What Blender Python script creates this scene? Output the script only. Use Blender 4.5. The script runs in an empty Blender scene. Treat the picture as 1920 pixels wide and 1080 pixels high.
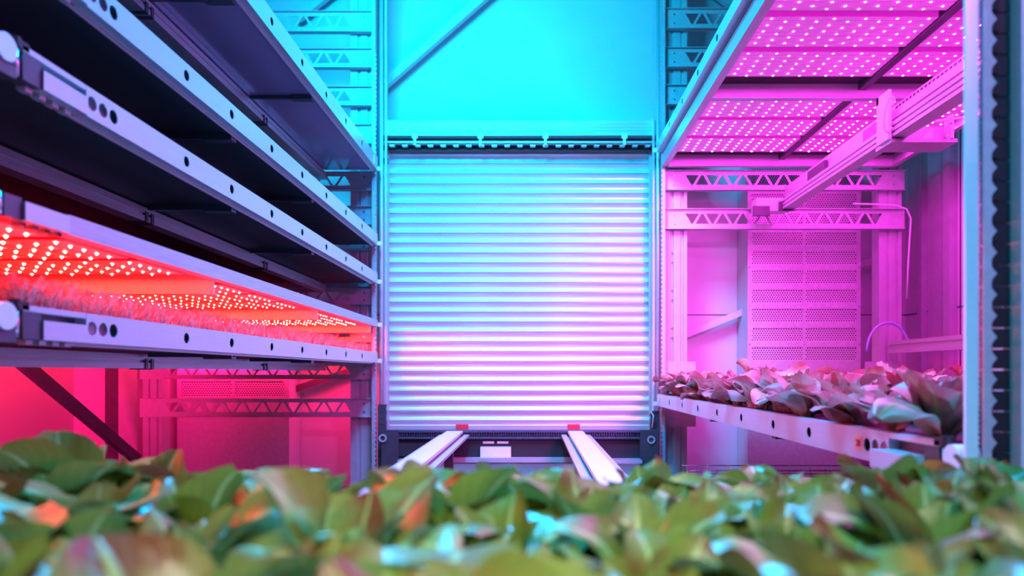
import bpy, math, random
from mathutils import Vector, Matrix
from mathutils.geometry import tessellate_polygon

PI = math.pi
H = 1.45                      # camera height; every z below is measured from the camera, MB.build adds H
scene = bpy.context.scene
COL = scene.collection
rnd = random.Random(11)

# ------------------------------------------------------------------ materials
def new_mat(name):
    m = bpy.data.materials.new(name)
    m.use_nodes = True
    nt = m.node_tree
    for n in list(nt.nodes):
        nt.nodes.remove(n)
    out = nt.nodes.new('ShaderNodeOutputMaterial')
    return m, nt, out

def node(nt, typ, **kw):
    n = nt.nodes.new(typ)
    for k, v in kw.items():
        if k.startswith('i_'):
            key = k[2:]
            key = int(key) if key.isdigit() else key.replace('_', ' ')
            n.inputs[key].default_value = v
        else:
            setattr(n, k, v)
    return n

def surf(name, col, rough=0.5, metal=0.0, noise=0.06, scale=14.0, stretch=None, bump=0.0, spec=0.5):
    """painted or metal surface with a little procedural unevenness"""
    m, nt, out = new_mat(name)
    p = node(nt, 'ShaderNodeBsdfPrincipled')
    p.inputs['Roughness'].default_value = rough
    p.inputs['Metallic'].default_value = metal
    p.inputs['Specular IOR Level'].default_value = spec
    tc = node(nt, 'ShaderNodeTexCoord')
    mp = node(nt, 'ShaderNodeMapping')
    if stretch:
        mp.inputs['Scale'].default_value = stretch
    nt.links.new(tc.outputs['Object'], mp.inputs['Vector'])
    nz = node(nt, 'ShaderNodeTexNoise', i_Scale=scale, i_Detail=4.0)
    nt.links.new(mp.outputs[0], nz.inputs['Vector'])
    mr = node(nt, 'ShaderNodeMapRange')
    mr.inputs['From Min'].default_value = 0.3
    mr.inputs['From Max'].default_value = 0.7
    mr.inputs['To Min'].default_value = 1.0 - noise
    mr.inputs['To Max'].default_value = 1.0 + noise
    nt.links.new(nz.outputs['Fac'], mr.inputs['Value'])
    mx = node(nt, 'ShaderNodeVectorMath', operation='SCALE')
    mx.inputs[0].default_value = col
    nt.links.new(mr.outputs[0], mx.inputs['Scale'])
    nt.links.new(mx.outputs[0], p.inputs['Base Color'])
    mr2 = node(nt, 'ShaderNodeMath', operation='MULTIPLY')
    mr2.inputs[1].default_value = rough
    nt.links.new(mr.outputs[0], mr2.inputs[0])
    nt.links.new(mr2.outputs[0], p.inputs['Roughness'])
    if bump:
        b = node(nt, 'ShaderNodeBump', i_Strength=bump, i_Distance=0.002)
        nt.links.new(nz.outputs['Fac'], b.inputs['Height'])
        nt.links.new(b.outputs[0], p.inputs['Normal'])
    nt.links.new(p.outputs[0], out.inputs['Surface'])
    return m

def glow(name, col, strength, base=(0.5, 0.5, 0.5), ridges=False):
    """emissive surface for lit diodes and for boards given added glow"""
    m, nt, out = new_mat(name)
    p = node(nt, 'ShaderNodeBsdfPrincipled')
    p.inputs['Base Color'].default_value = (*base, 1)
    p.inputs['Roughness'].default_value = 0.5
    p.inputs['Emission Color'].default_value = (*col, 1)
    p.inputs['Emission Strength'].default_value = strength
    nt.links.new(p.outputs[0], out.inputs['Surface'])
    return m

def perforated(name, col, pitch, r, rough=0.45, metal=0.4):
    """sheet metal with round see-through holes on a staggered grid (object X/Z)"""
    m, nt, out = new_mat(name)
    tc = node(nt, 'ShaderNodeTexCoord')
    def grid(off):
        ad = node(nt, 'ShaderNodeVectorMath', operation='MULTIPLY_ADD')
        ad.inputs[1].default_value = (1 / pitch, 0, 1 / (pitch * 1.7))
        ad.inputs[2].default_value = (off, 0, off)
        nt.links.new(tc.outputs['Object'], ad.inputs[0])
        fr = node(nt, 'ShaderNodeVectorMath', operation='FRACTION')
        nt.links.new(ad.outputs[0], fr.inputs[0])
        sb = node(nt, 'ShaderNodeVectorMath', operation='SUBTRACT')
        sb.inputs[1].default_value = (0.5, 0, 0.5)
        nt.links.new(fr.outputs[0], sb.inputs[0])
        ml = node(nt, 'ShaderNodeVectorMath', operation='MULTIPLY')
        ml.inputs[1].default_value = (1, 0, 1.7)
        nt.links.new(sb.outputs[0], ml.inputs[0])
        ln = node(nt, 'ShaderNodeVectorMath', operation='LENGTH')
        nt.links.new(ml.outputs[0], ln.inputs[0])
        lt = node(nt, 'ShaderNodeMath', operation='LESS_THAN')
        lt.inputs[1].default_value = r
        nt.links.new(ln.outputs['Value'], lt.inputs[0])
        return lt
    a, b = grid(0.0), grid(0.5)
    mx = node(nt, 'ShaderNodeMath', operation='MAXIMUM')
    nt.links.new(a.outputs[0], mx.inputs[0]); nt.links.new(b.outputs[0], mx.inputs[1])
    p = node(nt, 'ShaderNodeBsdfPrincipled')
    p.inputs['Base Color'].default_value = (*col, 1)
    p.inputs['Roughness'].default_value = rough
    p.inputs['Metallic'].default_value = metal
    t = node(nt, 'ShaderNodeBsdfTransparent')
    ms = node(nt, 'ShaderNodeMixShader')
    nt.links.new(mx.outputs[0], ms.inputs[0])
    nt.links.new(p.outputs[0], ms.inputs[1]); nt.links.new(t.outputs[0], ms.inputs[2])
    nt.links.new(ms.outputs[0], out.inputs['Surface'])
    return m

def leaf_mat(name, green, red, redness, pale):
    m, nt, out = new_mat(name)
    uv = node(nt, 'ShaderNodeUVMap', uv_map='UVMap')
    sp = node(nt, 'ShaderNodeSeparateXYZ')
    nt.links.new(uv.outputs[0], sp.inputs[0])
    # |u| from the midrib
    au = node(nt, 'ShaderNodeMath', operation='SUBTRACT'); au.inputs[1].default_value = 0.5
    nt.links.new(sp.outputs['X'], au.inputs[0])
    ab = node(nt, 'ShaderNodeMath', operation='ABSOLUTE'); nt.links.new(au.outputs[0], ab.inputs[0])
    # side veins run outwards and upwards
    vv = node(nt, 'ShaderNodeMath', operation='MULTIPLY_ADD'); vv.inputs[1].default_value = -0.9
    nt.links.new(ab.outputs[0], vv.inputs[0]); nt.links.new(sp.outputs['Y'], vv.inputs[2])
    vs = node(nt, 'ShaderNodeMath', operation='MULTIPLY'); vs.inputs[1].default_value = 48.0
    nt.links.new(vv.outputs[0], vs.inputs[0])
    sn = node(nt, 'ShaderNodeMath', operation='SINE'); nt.links.new(vs.outputs[0], sn.inputs[0])
    vein = node(nt, 'ShaderNodeMapRange'); vein.inputs['From Min'].default_value = 0.82; vein.inputs['From Max'].default_value = 1.0
    nt.links.new(sn.outputs[0], vein.inputs['Value'])
    rib = node(nt, 'ShaderNodeMapRange'); rib.inputs['From Min'].default_value = 0.055; rib.inputs['From Max'].default_value = 0.02
    nt.links.new(ab.outputs[0], rib.inputs['Value'])
    vm = node(nt, 'ShaderNodeMath', operation='MULTIPLY'); vm.inputs[1].default_value = 0.2
    nt.links.new(vein.outputs[0], vm.inputs[0])
    vx = node(nt, 'ShaderNodeMath', operation='MAXIMUM')
    nt.links.new(vm.outputs[0], vx.inputs[0]); nt.links.new(rib.outputs[0], vx.inputs[1])
    # red blush: random patches plus leaf tips
    tc = node(nt, 'ShaderNodeTexCoord')
    oi = node(nt, 'ShaderNodeObjectInfo')
    nz = node(nt, 'ShaderNodeTexNoise', noise_dimensions='4D', i_Scale=9.0, i_Detail=3.0)
    nt.links.new(tc.outputs['Object'], nz.inputs['Vector'])
    rw = node(nt, 'ShaderNodeMath', operation='MULTIPLY'); rw.inputs[1].default_value = 40.0
    nt.links.new(oi.outputs['Random'], rw.inputs[0]); nt.links.new(rw.outputs[0], nz.inputs['W'])
    tip = node(nt, 'ShaderNodeMath', operation='MULTIPLY_ADD'); tip.inputs[1].default_value = 0.16
    nt.links.new(sp.outputs['Y'], tip.inputs[0]); nt.links.new(nz.outputs['Fac'], tip.inputs[2])
    rr = node(nt, 'ShaderNodeMapRange')
    rr.inputs['From Min'].default_value = 0.62 - redness * 0.3
    rr.inputs['From Max'].default_value = 0.80 - redness * 0.3
    nt.links.new(tip.outputs[0], rr.inputs['Value'])
    hue = node(nt, 'ShaderNodeMix', data_type='RGBA')
    hue.inputs['A'].default_value = (*green, 1); hue.inputs['B'].default_value = (*pale, 1)
    nt.links.new(oi.outputs['Random'], hue.inputs['Factor'])
    c1 = node(nt, 'ShaderNodeMix', data_type='RGBA'); c1.inputs['B'].default_value = (*red, 1)
    nt.links.new(rr.outputs[0], c1.inputs['Factor']); nt.links.new(hue.outputs['Result'], c1.inputs['A'])
    c2 = node(nt, 'ShaderNodeMix', data_type='RGBA'); c2.inputs['B'].default_value = (0.32, 0.40, 0.13, 1)
    nt.links.new(vx.outputs[0], c2.inputs['Factor']); nt.links.new(c1.outputs['Result'], c2.inputs['A'])
    p = node(nt, 'ShaderNodeBsdfPrincipled')
    p.inputs['Roughness'].default_value = 0.36
    p.inputs['Specular IOR Level'].default_value = 0.6
    nt.links.new(c2.outputs['Result'], p.inputs['Base Color'])
    nb = node(nt, 'ShaderNodeTexNoise', i_Scale=60.0, i_Detail=2.0)
    nt.links.new(tc.outputs['Object'], nb.inputs['Vector'])
    bs = node(nt, 'ShaderNodeMath', operation='SUBTRACT')
    nt.links.new(nb.outputs['Fac'], bs.inputs[0]); nt.links.new(vx.outputs[0], bs.inputs[1])
    bp = node(nt, 'ShaderNodeBump', i_Strength=0.35, i_Distance=0.003)
    nt.links.new(bs.outputs[0], bp.inputs['Height']); nt.links.new(bp.outputs[0], p.inputs['Normal'])
    tr = node(nt, 'ShaderNodeBsdfTranslucent')
    nt.links.new(c2.outputs['Result'], tr.inputs['Color'])
    ms = node(nt, 'ShaderNodeMixShader'); ms.inputs[0].default_value = 0.25
    nt.links.new(p.outputs[0], ms.inputs[1]); nt.links.new(tr.outputs[0], ms.inputs[2])
    nt.links.new(ms.outputs[0], out.inputs['Surface'])
    return m

M = {}
M['wall'] = surf('painted_wall_panel', (0.6, 0.6, 0.63), 0.55, 0.0, 0.03, 3.0)
M['ceil'] = surf('dark_ceiling_panel', (0.12, 0.12, 0.13), 0.7, 0.0, 0.05, 4.0)
M['floor'] = surf('concrete_floor', (0.13, 0.13, 0.14), 0.6, 0.0, 0.15, 4.0)
M['galv'] = surf('galvanised_steel', (0.56, 0.57, 0.60), 0.42, 0.35, 0.08, 30.0)
M['rail'] = surf('aluminium_rail', (0.58, 0.59, 0.62), 0.38, 0.35, 0.05, 6.0, (8, 1, 60))
M['brushed'] = surf('brushed_aluminium', (0.5, 0.5, 0.53), 0.36, 0.45, 0.16, 5.0, (60, 1.2, 60))
M['column'] = surf('steel_column', (0.5, 0.51, 0.54), 0.45, 0.3, 0.07, 12.0)
M['gloss'] = surf('glossy_tray_sheet', (0.36, 0.31, 0.52), 0.16, 0.3, 0.03, 3.0)  # purple light falling on the underside is tinted into the sheet colour
M['under'] = surf('shaded_tray_sheet', (0.035, 0.03, 0.035), 0.5, 0.0, 0.06, 5.0, None, 0.0, 0.25)  # near-black colour stands in for the shade between stacked trays
M['dark'] = surf('dark_steel', (0.09, 0.09, 0.11), 0.4, 0.4, 0.1, 20.0)
M['black'] = surf('black_plastic', (0.012, 0.012, 0.015), 0.45, 0.0, 0.1, 20.0)
M['chain'] = surf('blued_chain_steel', (0.10, 0.14, 0.2), 0.4, 0.5, 0.2, 60.0)
M['white'] = surf('white_plastic', (0.8, 0.8, 0.82), 0.4, 0.0, 0.03, 20.0)
M['chrome'] = surf('polished_steel', (0.8, 0.8, 0.82), 0.2, 0.9, 0.03, 20.0)
M['shutter'] = surf('white_lacquered_slat', (0.76, 0.76, 0.79), 0.26, 0.3, 0.02, 4.0)
M['redcap'] = surf('red_plastic', (0.62, 0.03, 0.05), 0.4, 0.0, 0.03, 20.0)
M['sticker'] = surf('orange_paper_label', (0.9, 0.42, 0.28), 0.6, 0.0, 0.03, 20.0)
M['ink'] = surf('brown_print', (0.2, 0.05, 0.05), 0.6, 0.0, 0.03, 20.0)
M['raft'] = surf('dark_growing_mat', (0.03, 0.028, 0.03), 0.8, 0.0, 0.3, 40.0, None, 0.5)
M['hose'] = surf('blue_hose', (0.35, 0.42, 0.75), 0.3, 0.0, 0.03, 20.0)
M['perf'] = perforated('perforated_sheet', (0.66, 0.66, 0.7), 0.020, 0.30)
M['perfstrip'] = perforated('perforated_strip', (0.66, 0.68, 0.72), 0.006, 0.2)
M['mag_led'] = glow('magenta_led', (1.0, 0.035, 0.80), 560.0)
M['mag_board'] = glow('magenta_led_board', (0.9, 0.012, 0.72), 0.36, (0.55, 0.5, 0.55))  # board is no emitter itself; glow stands in for its diodes' light
M['red_led'] = glow('red_led', (1.0, 0.018, 0.012), 1150.0)
M['red_board'] = glow('red_led_board', (1.0, 0.0, 0.004), 0.75, (0.5, 0.4, 0.4))  # added glow in place of diode light reflected on the board
M['leaf'] = leaf_mat('lettuce_leaf_green', (0.12, 0.185, 0.018), (0.16, 0.05, 0.02), 0.0, (0.22, 0.27, 0.06))
M['leafred'] = leaf_mat('lettuce_leaf_bronze', (0.34, 0.39, 0.27), (0.38, 0.14, 0.14), 0.40, (0.60, 0.60, 0.52))
M['sprout'] = surf('sprout_stem', (0.9, 0.5, 0.45), 0.5, 0.0, 0.2, 30.0)

# ------------------------------------------------------------------ mesh building
class MB:
    def __init__(self):
        self.v = []; self.f = []; self.uv = []; self.smooth = False
    def add(self, vs, fs):
        b = len(self.v)
        self.v.extend(Vector(p) for p in vs)
        self.f.extend(tuple(i + b for i in f) for f in fs)
        return self
    def box(self, x0, x1, y0, y1, z0, z1):
        vs = [(x, y, z) for z in (z0, z1) for y in (y0, y1) for x in (x0, x1)]
        return self.add(vs, [(0, 2, 3, 1), (4, 5, 7, 6), (0, 1, 5, 4), (2, 6, 7, 3), (0, 4, 6, 2), (1, 3, 7, 5)])
    def bar(self, p, q, w, h, up=(0, 0, 1)):
        """rectangular bar from p to q, w sideways, h along up"""
        p, q, up = Vector(p), Vector(q), Vector(up)
        d = (q - p).normalized(); s = d.cross(up).normalized(); u = s.cross(d).normalized()
        vs = []
        for c in (p, q):
            for a, b in ((-1, -1), (1, -1), (1, 1), (-1, 1)):
                vs.append(c + s * (a * w / 2) + u * (b * h / 2))
        return self.add(vs, [(3, 2, 1, 0), (4, 5, 6, 7), (0, 1, 5, 4), (1, 2, 6, 5), (2, 3, 7, 6), (3, 0, 4, 7)])
    def tube(self, pts, r, n=10, cap=True):
        pts = [Vector(p) for p in pts]
        rings = []
        prev = None
        for i, p in enumerate(pts):
            d = (pts[min(i + 1, len(pts) - 1)] - pts[max(i - 1, 0)]).normalized()
            ref = prev if prev is not None else (Vector((0, 0, 1)) if abs(d.z) < 0.9 else Vector((1, 0, 0)))
            s = d.cross(ref).normalized(); u = s.cross(d).normalized(); prev = u
            rings.append([p + (s * math.cos(2 * PI * k / n) + u * math.sin(2 * PI * k / n)) * r for k in range(n)])
        vs = [p for ring in rings for p in ring]
        fs = []
        for i in range(len(rings) - 1):
            for k in range(n):
                a, b = i * n + k, i * n + (k + 1) % n
                fs.append((a, b, b + n, a + n))
        if cap:
            fs.append(tuple(range(n - 1, -1, -1)))
            fs.append(tuple((len(rings) - 1) * n + k for k in range(n)))
        return self.add(vs, fs)
    def plate(self, outline, holes, thick, place):
        """flat plate with holes; outline and holes are 2-D loops, place(a, b, c) gives the 3-D point, c runs 0..thick"""
        loops = [outline] + holes
        flat = [p for lp in loops for p in lp]
        n = len(flat)
        tris = tessellate_polygon([[Vector((a, b, 0)) for a, b in lp] for lp in loops])
        vs = [place(a, b, 0) for a, b in flat] + [place(a, b, thick) for a, b in flat]
        fs = [tuple(t) for t in tris] + [tuple(i + n for i in reversed(t)) for t in tris]
        k = 0
        for lp in loops:
            m = len(lp)
            for i in range(m):
                a, b = k + i, k + (i + 1) % m
                fs.append((a, b, b + n, a + n))
            k += m
        return self.add(vs, fs)
    def ring(self, c, r0, r1, d, n=24, axis='y'):
        out = [(r1 * math.cos(2 * PI * k / n), r1 * math.sin(2 * PI * k / n)) for k in range(n)]
        inn = [(r0 * math.cos(2 * PI * k / n), r0 * math.sin(2 * PI * k / n)) for k in range(n)]
        return self.plate(out, [inn], d, lambda a, b, t: (c[0] + a, c[1] + t, c[2] + b))
    def build(self, name, mat, parent=None, smooth=None, label=None, tri_fix=True):
        org = parent['_org'] if parent is not None else (0, 0, 0)
        org = Vector(org)
        me = bpy.data.meshes.new(name)
        if parent is None:
            xs = [p.x for p in self.v]; ys = [p.y for p in self.v]; zs = [p.z for p in self.v]
            org = Vector(((min(xs) + max(xs)) / 2, (min(ys) + max(ys)) / 2, min(zs)))
        me.from_pydata([tuple(p - org) for p in self.v], [], self.f)
        me.validate()
        import bmesh
        bm = bmesh.new(); bm.from_mesh(me)
        bmesh.ops.recalc_face_normals(bm, faces=bm.faces[:])
        bm.to_mesh(me); bm.free()
        me.materials.append(mat)
        if smooth:
            for p in me.polygons:
                p.use_smooth = True
        o = bpy.data.objects.new(name, me)
        COL.objects.link(o)
        if parent is not None:
            o.parent = parent
        else:
            o.location = org + Vector((0, 0, H))
        o['_org'] = tuple(org)
        if label:
            o['label'] = label
        return o

def split(mb, name, mat, parent, smooth=None):
    """every loose piece of mb as an object of its own"""
    par = list(range(len(mb.v)))
    def find(i):
        while par[i] != i:
            par[i] = par[par[i]]; i = par[i]
        return i
    for f in mb.f:
        a = find(f[0])
        for k in f[1:]:
            par[find(k)] = a
    groups = {}
    for f in mb.f:
        groups.setdefault(find(f[0]), []).append(f)
    out = []
    for fs in groups.values():
        idx = sorted({i for f in fs for i in f}); mp = {i: k for k, i in enumerate(idx)}
        c = MB(); c.v = [mb.v[i] for i in idx]; c.f = [tuple(mp[i] for i in f) for f in fs]
        out.append(c.build(name, mat, parent, smooth))
    return out

def tag(o, label, cat, group=None, kind=None):
    o['label'] = label; o['category'] = cat
    if group: o['group'] = group
    if kind: o['kind'] = kind
    return o

def thing(name, label, cat, org, group=None):
    o = bpy.data.objects.new(name, None)
    o.empty_display_size = 0.1
    COL.objects.link(o)
    o.location = (org[0], org[1], org[2] + H)
    o['_org'] = tuple(org)
    return tag(o, label, cat, group)

def struct(name, mb, mat, parent=None):
    o = mb.build(name, mat, parent)
    if parent is None:
        o['kind'] = 'structure'
    return o

def copy_tree(o, parent=None):
    c = o.copy(); COL.objects.link(c)
    if parent is not None:
        c.parent = parent
    for ch in list(o.children):
        copy_tree(ch, c)
    return c

def circle(cx, cy, rx, ry=None, n=18):
    ry = ry or rx
    return [(cx + rx * math.cos(2 * PI * k / n), cy + ry * math.sin(2 * PI * k / n)) for k in range(n)]

def rect(a0, a1, b0, b1):
    return [(a0, b0), (a1, b0), (a1, b1), (a0, b1)]

# ------------------------------------------------------------------ the room
FZ = -H                                  # floor level below the camera
CZ = 3.6
XL, XR, YB = -3.85, 3.12, 5.72
b = MB(); b.box(XL - .2, XR + .2, -2.2, YB + .3, FZ - .1, FZ); struct('floor', b, M['floor'])
b = MB(); b.box(XL - .2, XR + .2, -2.2, YB + .3, CZ, CZ + .1); struct('ceiling', b, M['ceil'])
b = MB()
b.box(XL - .12, XR + .12, YB, YB + .12, FZ, CZ)
wb = struct('wall_back', b, M['wall'])
b = MB()
for z in (0.49 , -0.95): b.box(XL, XR, YB - .004, YB - .001, z - .004, z + .004)
struct('panel_joint', b, M['dark'], wb)
b = MB(); b.box(XL - .12, XL, -2.2, YB, FZ, CZ); struct('wall_left', b, M['wall'])
b = MB(); b.box(XR, XR + .12, -2.2, YB, FZ, CZ); wr = struct('wall_right', b, M['wall'])
b = MB()
b.box(XR - .004, XR - .001, -2.2, YB, .484, .492)
b.box(XR - .004, XR - .001, 4.98, 4.99, FZ, CZ)
struct('panel_joint', b, M['dark'], wr)
# vertical profiles on the right-hand wall
n = 1
for y0, y1, d in ((5.40, 5.46, .05), (5.18, 5.34, .03), (5.02, 5.10, .06)):
    b = MB(); b.box(XR - d, XR - .002, y0, y1, FZ, CZ); struct('trim_%d' % n, b, M['column']); n += 1
# building column and boxed duct in the rear left corner
b = MB(); b.box(-3.42, -3.28, 5.45, YB - .002, FZ, CZ); struct('trim_%d' % n, b, M['dark']); n += 1
b = MB(); b.box(-3.27, -3.20, 5.38, 5.44, FZ, CZ); b.box(-3.19, -3.11, 5.36, 5.44, FZ, CZ); struct('trim_%d' % n, b, M['column']); n += 1

# ------------------------------------------------------------------ roller shutter
SY = 5.46
SX0, SX1 = (728 - 1000) / 1280 * SY, (1223 - 1000) / 1280 * SY
SZ0, SZ1 = (700 - 803) / 1280 * SY, (700 - 270) / 1280 * SY
sh = thing('roller_shutter', 'closed white roller shutter of horizontal curved slats in the back wall', 'roller shutter', ((SX0 + SX1) / 2, SY, SZ0))
b = MB()
pitch = (18.55 / 1280) * SY
prof = []
z = SZ1
while z > SZ0 + .015:
    zb = max(z - pitch, SZ0 + .012)
    for k in range(9):
        t = k / 8
        d = 0.022 * math.sin(PI * t) ** 0.8
        prof.append((SY + d, z - .002 - (z - zb - .006) * t))
    prof.append((SY + .012, zb + .0035)); prof.append((SY + .012, zb + .0005))
    z = zb
vs = []; fs = []
for i, (y, zz) in enumerate(prof):
    vs += [(SX0, y, zz), (SX1, y, zz)]
    if i: fs.append((2 * i - 2, 2 * i - 1, 2 * i + 1, 2 * i))
b.add(vs, fs); cur = b.build('slat_curtain', M['shutter'], sh)
b = MB(); b.box(SX0, SX1, SY - .01, SY + .02, SZ0 - .02, SZ0 + .012); b.build('bottom_bar', M['rail'], sh)
for s, x in ((-1, SX0), (1, SX1)):
    b = MB(); b.box(x - .03, x + .012, SY - .03, SY - .012, SZ0 - .02, SZ1 - .05); b.box(x + (.0 if s > 0 else -.03), x + (.03 if s > 0 else 0), SY - .012, SY + .06, SZ0 - .02, SZ1)
    b.build('guide_channel', M['rail'], sh)
    b = MB(); b.box(x - .01 if s > 0 else x - .025, x + .025 if s > 0 else x + .01, SY - .06, SY - .031, SZ1 - .17, SZ1 - .13); b.build('end_stop', M['black'], sh)
BY = 5.34
pz = lambda y, Y: (700 - y) / 1280 * Y
px = lambda x, Y: (x - 1000) / 1280 * Y
b = MB()
bx0, bx1 = px(716, BY), px(1236, BY)
b.box(bx0, bx1, BY, YB - .01, pz(251, BY), pz(226, BY))
for y in (232, 238, 244):
    b.box(bx0, bx1, BY - .004, BY, pz(y + 1.2, BY), pz(y - 1.2, BY))
b.build('shutter_box', M['shutter'], sh)
b = MB(); b.box(bx0, bx1, BY - .03, BY + .06, pz(256.5, BY), pz(253, BY)); b.box(bx0, bx1, BY - .03, BY + .02, pz(270, BY), pz(267, BY)); split(b, 'box_ledge', M['rail'], sh)
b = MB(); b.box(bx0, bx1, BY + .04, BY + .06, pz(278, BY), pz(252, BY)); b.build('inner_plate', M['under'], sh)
b = MB()
x = bx0 + .06
while x < bx1 - .05:
    b.box(x, x + .04, BY - .01, BY + .03, pz(274.5, BY), pz(271, BY)); x += .1
b.build('brush_strip', M['rail'], sh)
for xx in (779, 901, 1022, 1169):
    b = MB(); cx = px(xx, BY)
    b.box(cx - .02, cx + .025, BY - .05, BY - .031, pz(263, BY), pz(254, BY)); b.box(cx - .008, cx + .012, BY - .05, BY - .031, pz(275, BY), pz(263, BY))
    split(b, 'clip', M['white'], sh)

# round steel guide masts on both sides of the shutter
for nm, x0, x1 in (('shutter side nearest the red lit rack', 711.5, 719), ('shutter side nearest the pink lit rack', 1230, 1237)):
    gy = 5.24
    t = thing('guide_mast', 'slim steel guide post standing full height on the ' + nm, 'guide post', (px((x0 + x1) / 2, gy), gy, FZ))
    b = MB(); b.tube([(px((x0 + x1) / 2, gy), gy, FZ), (px((x0 + x1) / 2, gy), gy, CZ - .01)], (x1 - x0) / 2 / 1280 * gy, 14)
    b.build('post', M['rail'], t, smooth=True)
    s = 1 if x0 < 1000 else -1
    b = MB(); cx = px(x1 + 4 if s > 0 else x0 - 4, gy); b.box(cx - .006, cx + .006, gy, gy + .05, FZ, CZ - .01); b.build('flange', M['galv'], t)
    b = MB(); b.box(px(712, gy) if s > 0 else px(1217, gy), px(727, gy) if s > 0 else px(1233, gy), gy - .06, gy - .02, FZ, pz(758 if s > 0 else 770, gy)); b.build('foot_bracket', M['dark'], t)
    b = MB()
    for k in range(3):
        cx = px(720 if s > 0 else 1224, gy); zz = pz(770 + 11 * k, gy)
        b.tube([(cx, gy - .062, zz), (cx, gy - .068, zz)], .006, 8)
    split(b, 'bolt_head', M['chrome'], t)
    if s < 0:
        b = MB()
        b.tube([(px(1219, gy), gy - .09, pz(800, gy)), (px(1221, gy), gy - .1, pz(778, gy)), (px(1216, gy), gy - .1, pz(770, gy)), (px(1213, gy), gy - .09, pz(778, gy))], .006, 8)
        b.build('hook', M['white'], t, smooth=True)

# square tube braces on the back wall
def brace(p, q, w, label, cat='brace', mat='wall'):
    b = MB(); b.bar(p, q, w, w, (0, 1, 0)); return tag(b.build('wall_brace', M[mat]), label, cat)
brace((px(722, 5.62), 5.62, pz(158, 5.62)), (px(960, 5.62), 5.62, pz(-50, 5.62)), .06, 'blue lit square brace rising across the wall above the shutter')
brace((px(1285, 5.62), 5.62, pz(628, 5.62)), (px(1655, 5.62), 5.62, pz(480, 5.62)), .05, 'pink lit diagonal brace sloping behind the tall perforated cabinet')
brace((px(535, 5.62), 5.62, pz(735, 5.62)), (px(690, 5.62), 5.62, pz(685, 5.62)), .05, 'short dark brace sloping behind the red lit truss beams', mat='dark')
brace((px(560, 5.62), 5.62, pz(35, 5.62)), (px(680, 5.62), 5.62, pz(-60, 5.62)), .05, 'cyan brace on the wall behind the topmost truss beam')
brace((px(1280, 5.62), 5.62, pz(-60, 5.62)), (px(1400, 5.62), 5.62, pz(30, 5.62)), .06, 'dark blue brace behind the upper truss beams beside the pink lamp')

# ------------------------------------------------------------------ truss beams and racks
TY = 5.20
def truss_mb(x0, x1, ztop, zbot, y=TY):
    b = MB()
    L = x1 - x0; hgt = ztop - zbot; end = .17
    lo, hi = zbot + hgt * .27, ztop - hgt * .22
    half = .0775; base = .104; apex = .012
    holes = []
    nh = int((L - 2 * end) / half)
    xs = x0 + (L - (nh + 1) * half) / 2 + half
    for k in range(nh):
        c = xs + k * half
        if c - base / 2 < x0 + end * .8 or c + base / 2 > x1 - end * .8: continue
        if k % 2: holes.append([(c - base / 2, lo), (c + base / 2, lo), (c + apex / 2, hi), (c - apex / 2, hi)])
        else: holes.append([(c - apex / 2, lo), (c + apex / 2, lo), (c + base / 2, hi), (c - base / 2, hi)])
    for xe in (x0 + .085, x1 - .085):
        for zz in (zbot + hgt * .28, ztop - hgt * .28):
            holes.append(circle(xe, zz, .006, n=8))
    b.plate(rect(x0, x1, zbot, ztop), holes, .004, lambda a, c, t: (a, y + t, c))
    b.box(x0, x1, y - .022, y + .03, ztop - .004, ztop)
    b.box(x0, x1, y - .022, y + .03, zbot, zbot + .004)
    return b

def bolts_mb(x0, x1, ztop, zbot, y=TY):
    b = MB(); hgt = ztop - zbot
    for xe in (x0 + .085, x1 - .085):
        for zz in (zbot + hgt * .28, ztop - hgt * .28):
            b.tube([(xe, y + .003, zz), (xe, y - .006, zz)], .0075, 8)
    return b

def column_mb(x0, x1, y0, y1, top=CZ - .02):
    """folded C section with two shallow grooves down its face"""
    w = x1 - x0
    pts = [(x0, y1), (x0, y0), (x0 + w * .3, y0), (x0 + w * .34, y0 + .012), (x0 + w * .40, y0 + .012), (x0 + w * .44, y0),
           (x0 + w * .72, y0), (x0 + w * .76, y0 + .012), (x0 + w * .82, y0 + .012), (x0 + w * .86, y0), (x1, y0), (x1, y1)]
    b = MB()
    b.plate(pts, [], top - FZ, lambda a, c, t: (a, c, FZ + t))
    return b

def notch_mb(x0, x1, y):
    b = MB()
    b.box(x0, x1, y, y + .03, FZ, CZ - .02)
    z = -1.0
    side = x1 if x1 < 0 else x0
    s = .008 if x1 < 0 else -.008
    while z < 2.4:
        b.box(min(side, side + s), max(side, side + s), y, y + .012, z, z + .016); z += .035
    return b

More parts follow.
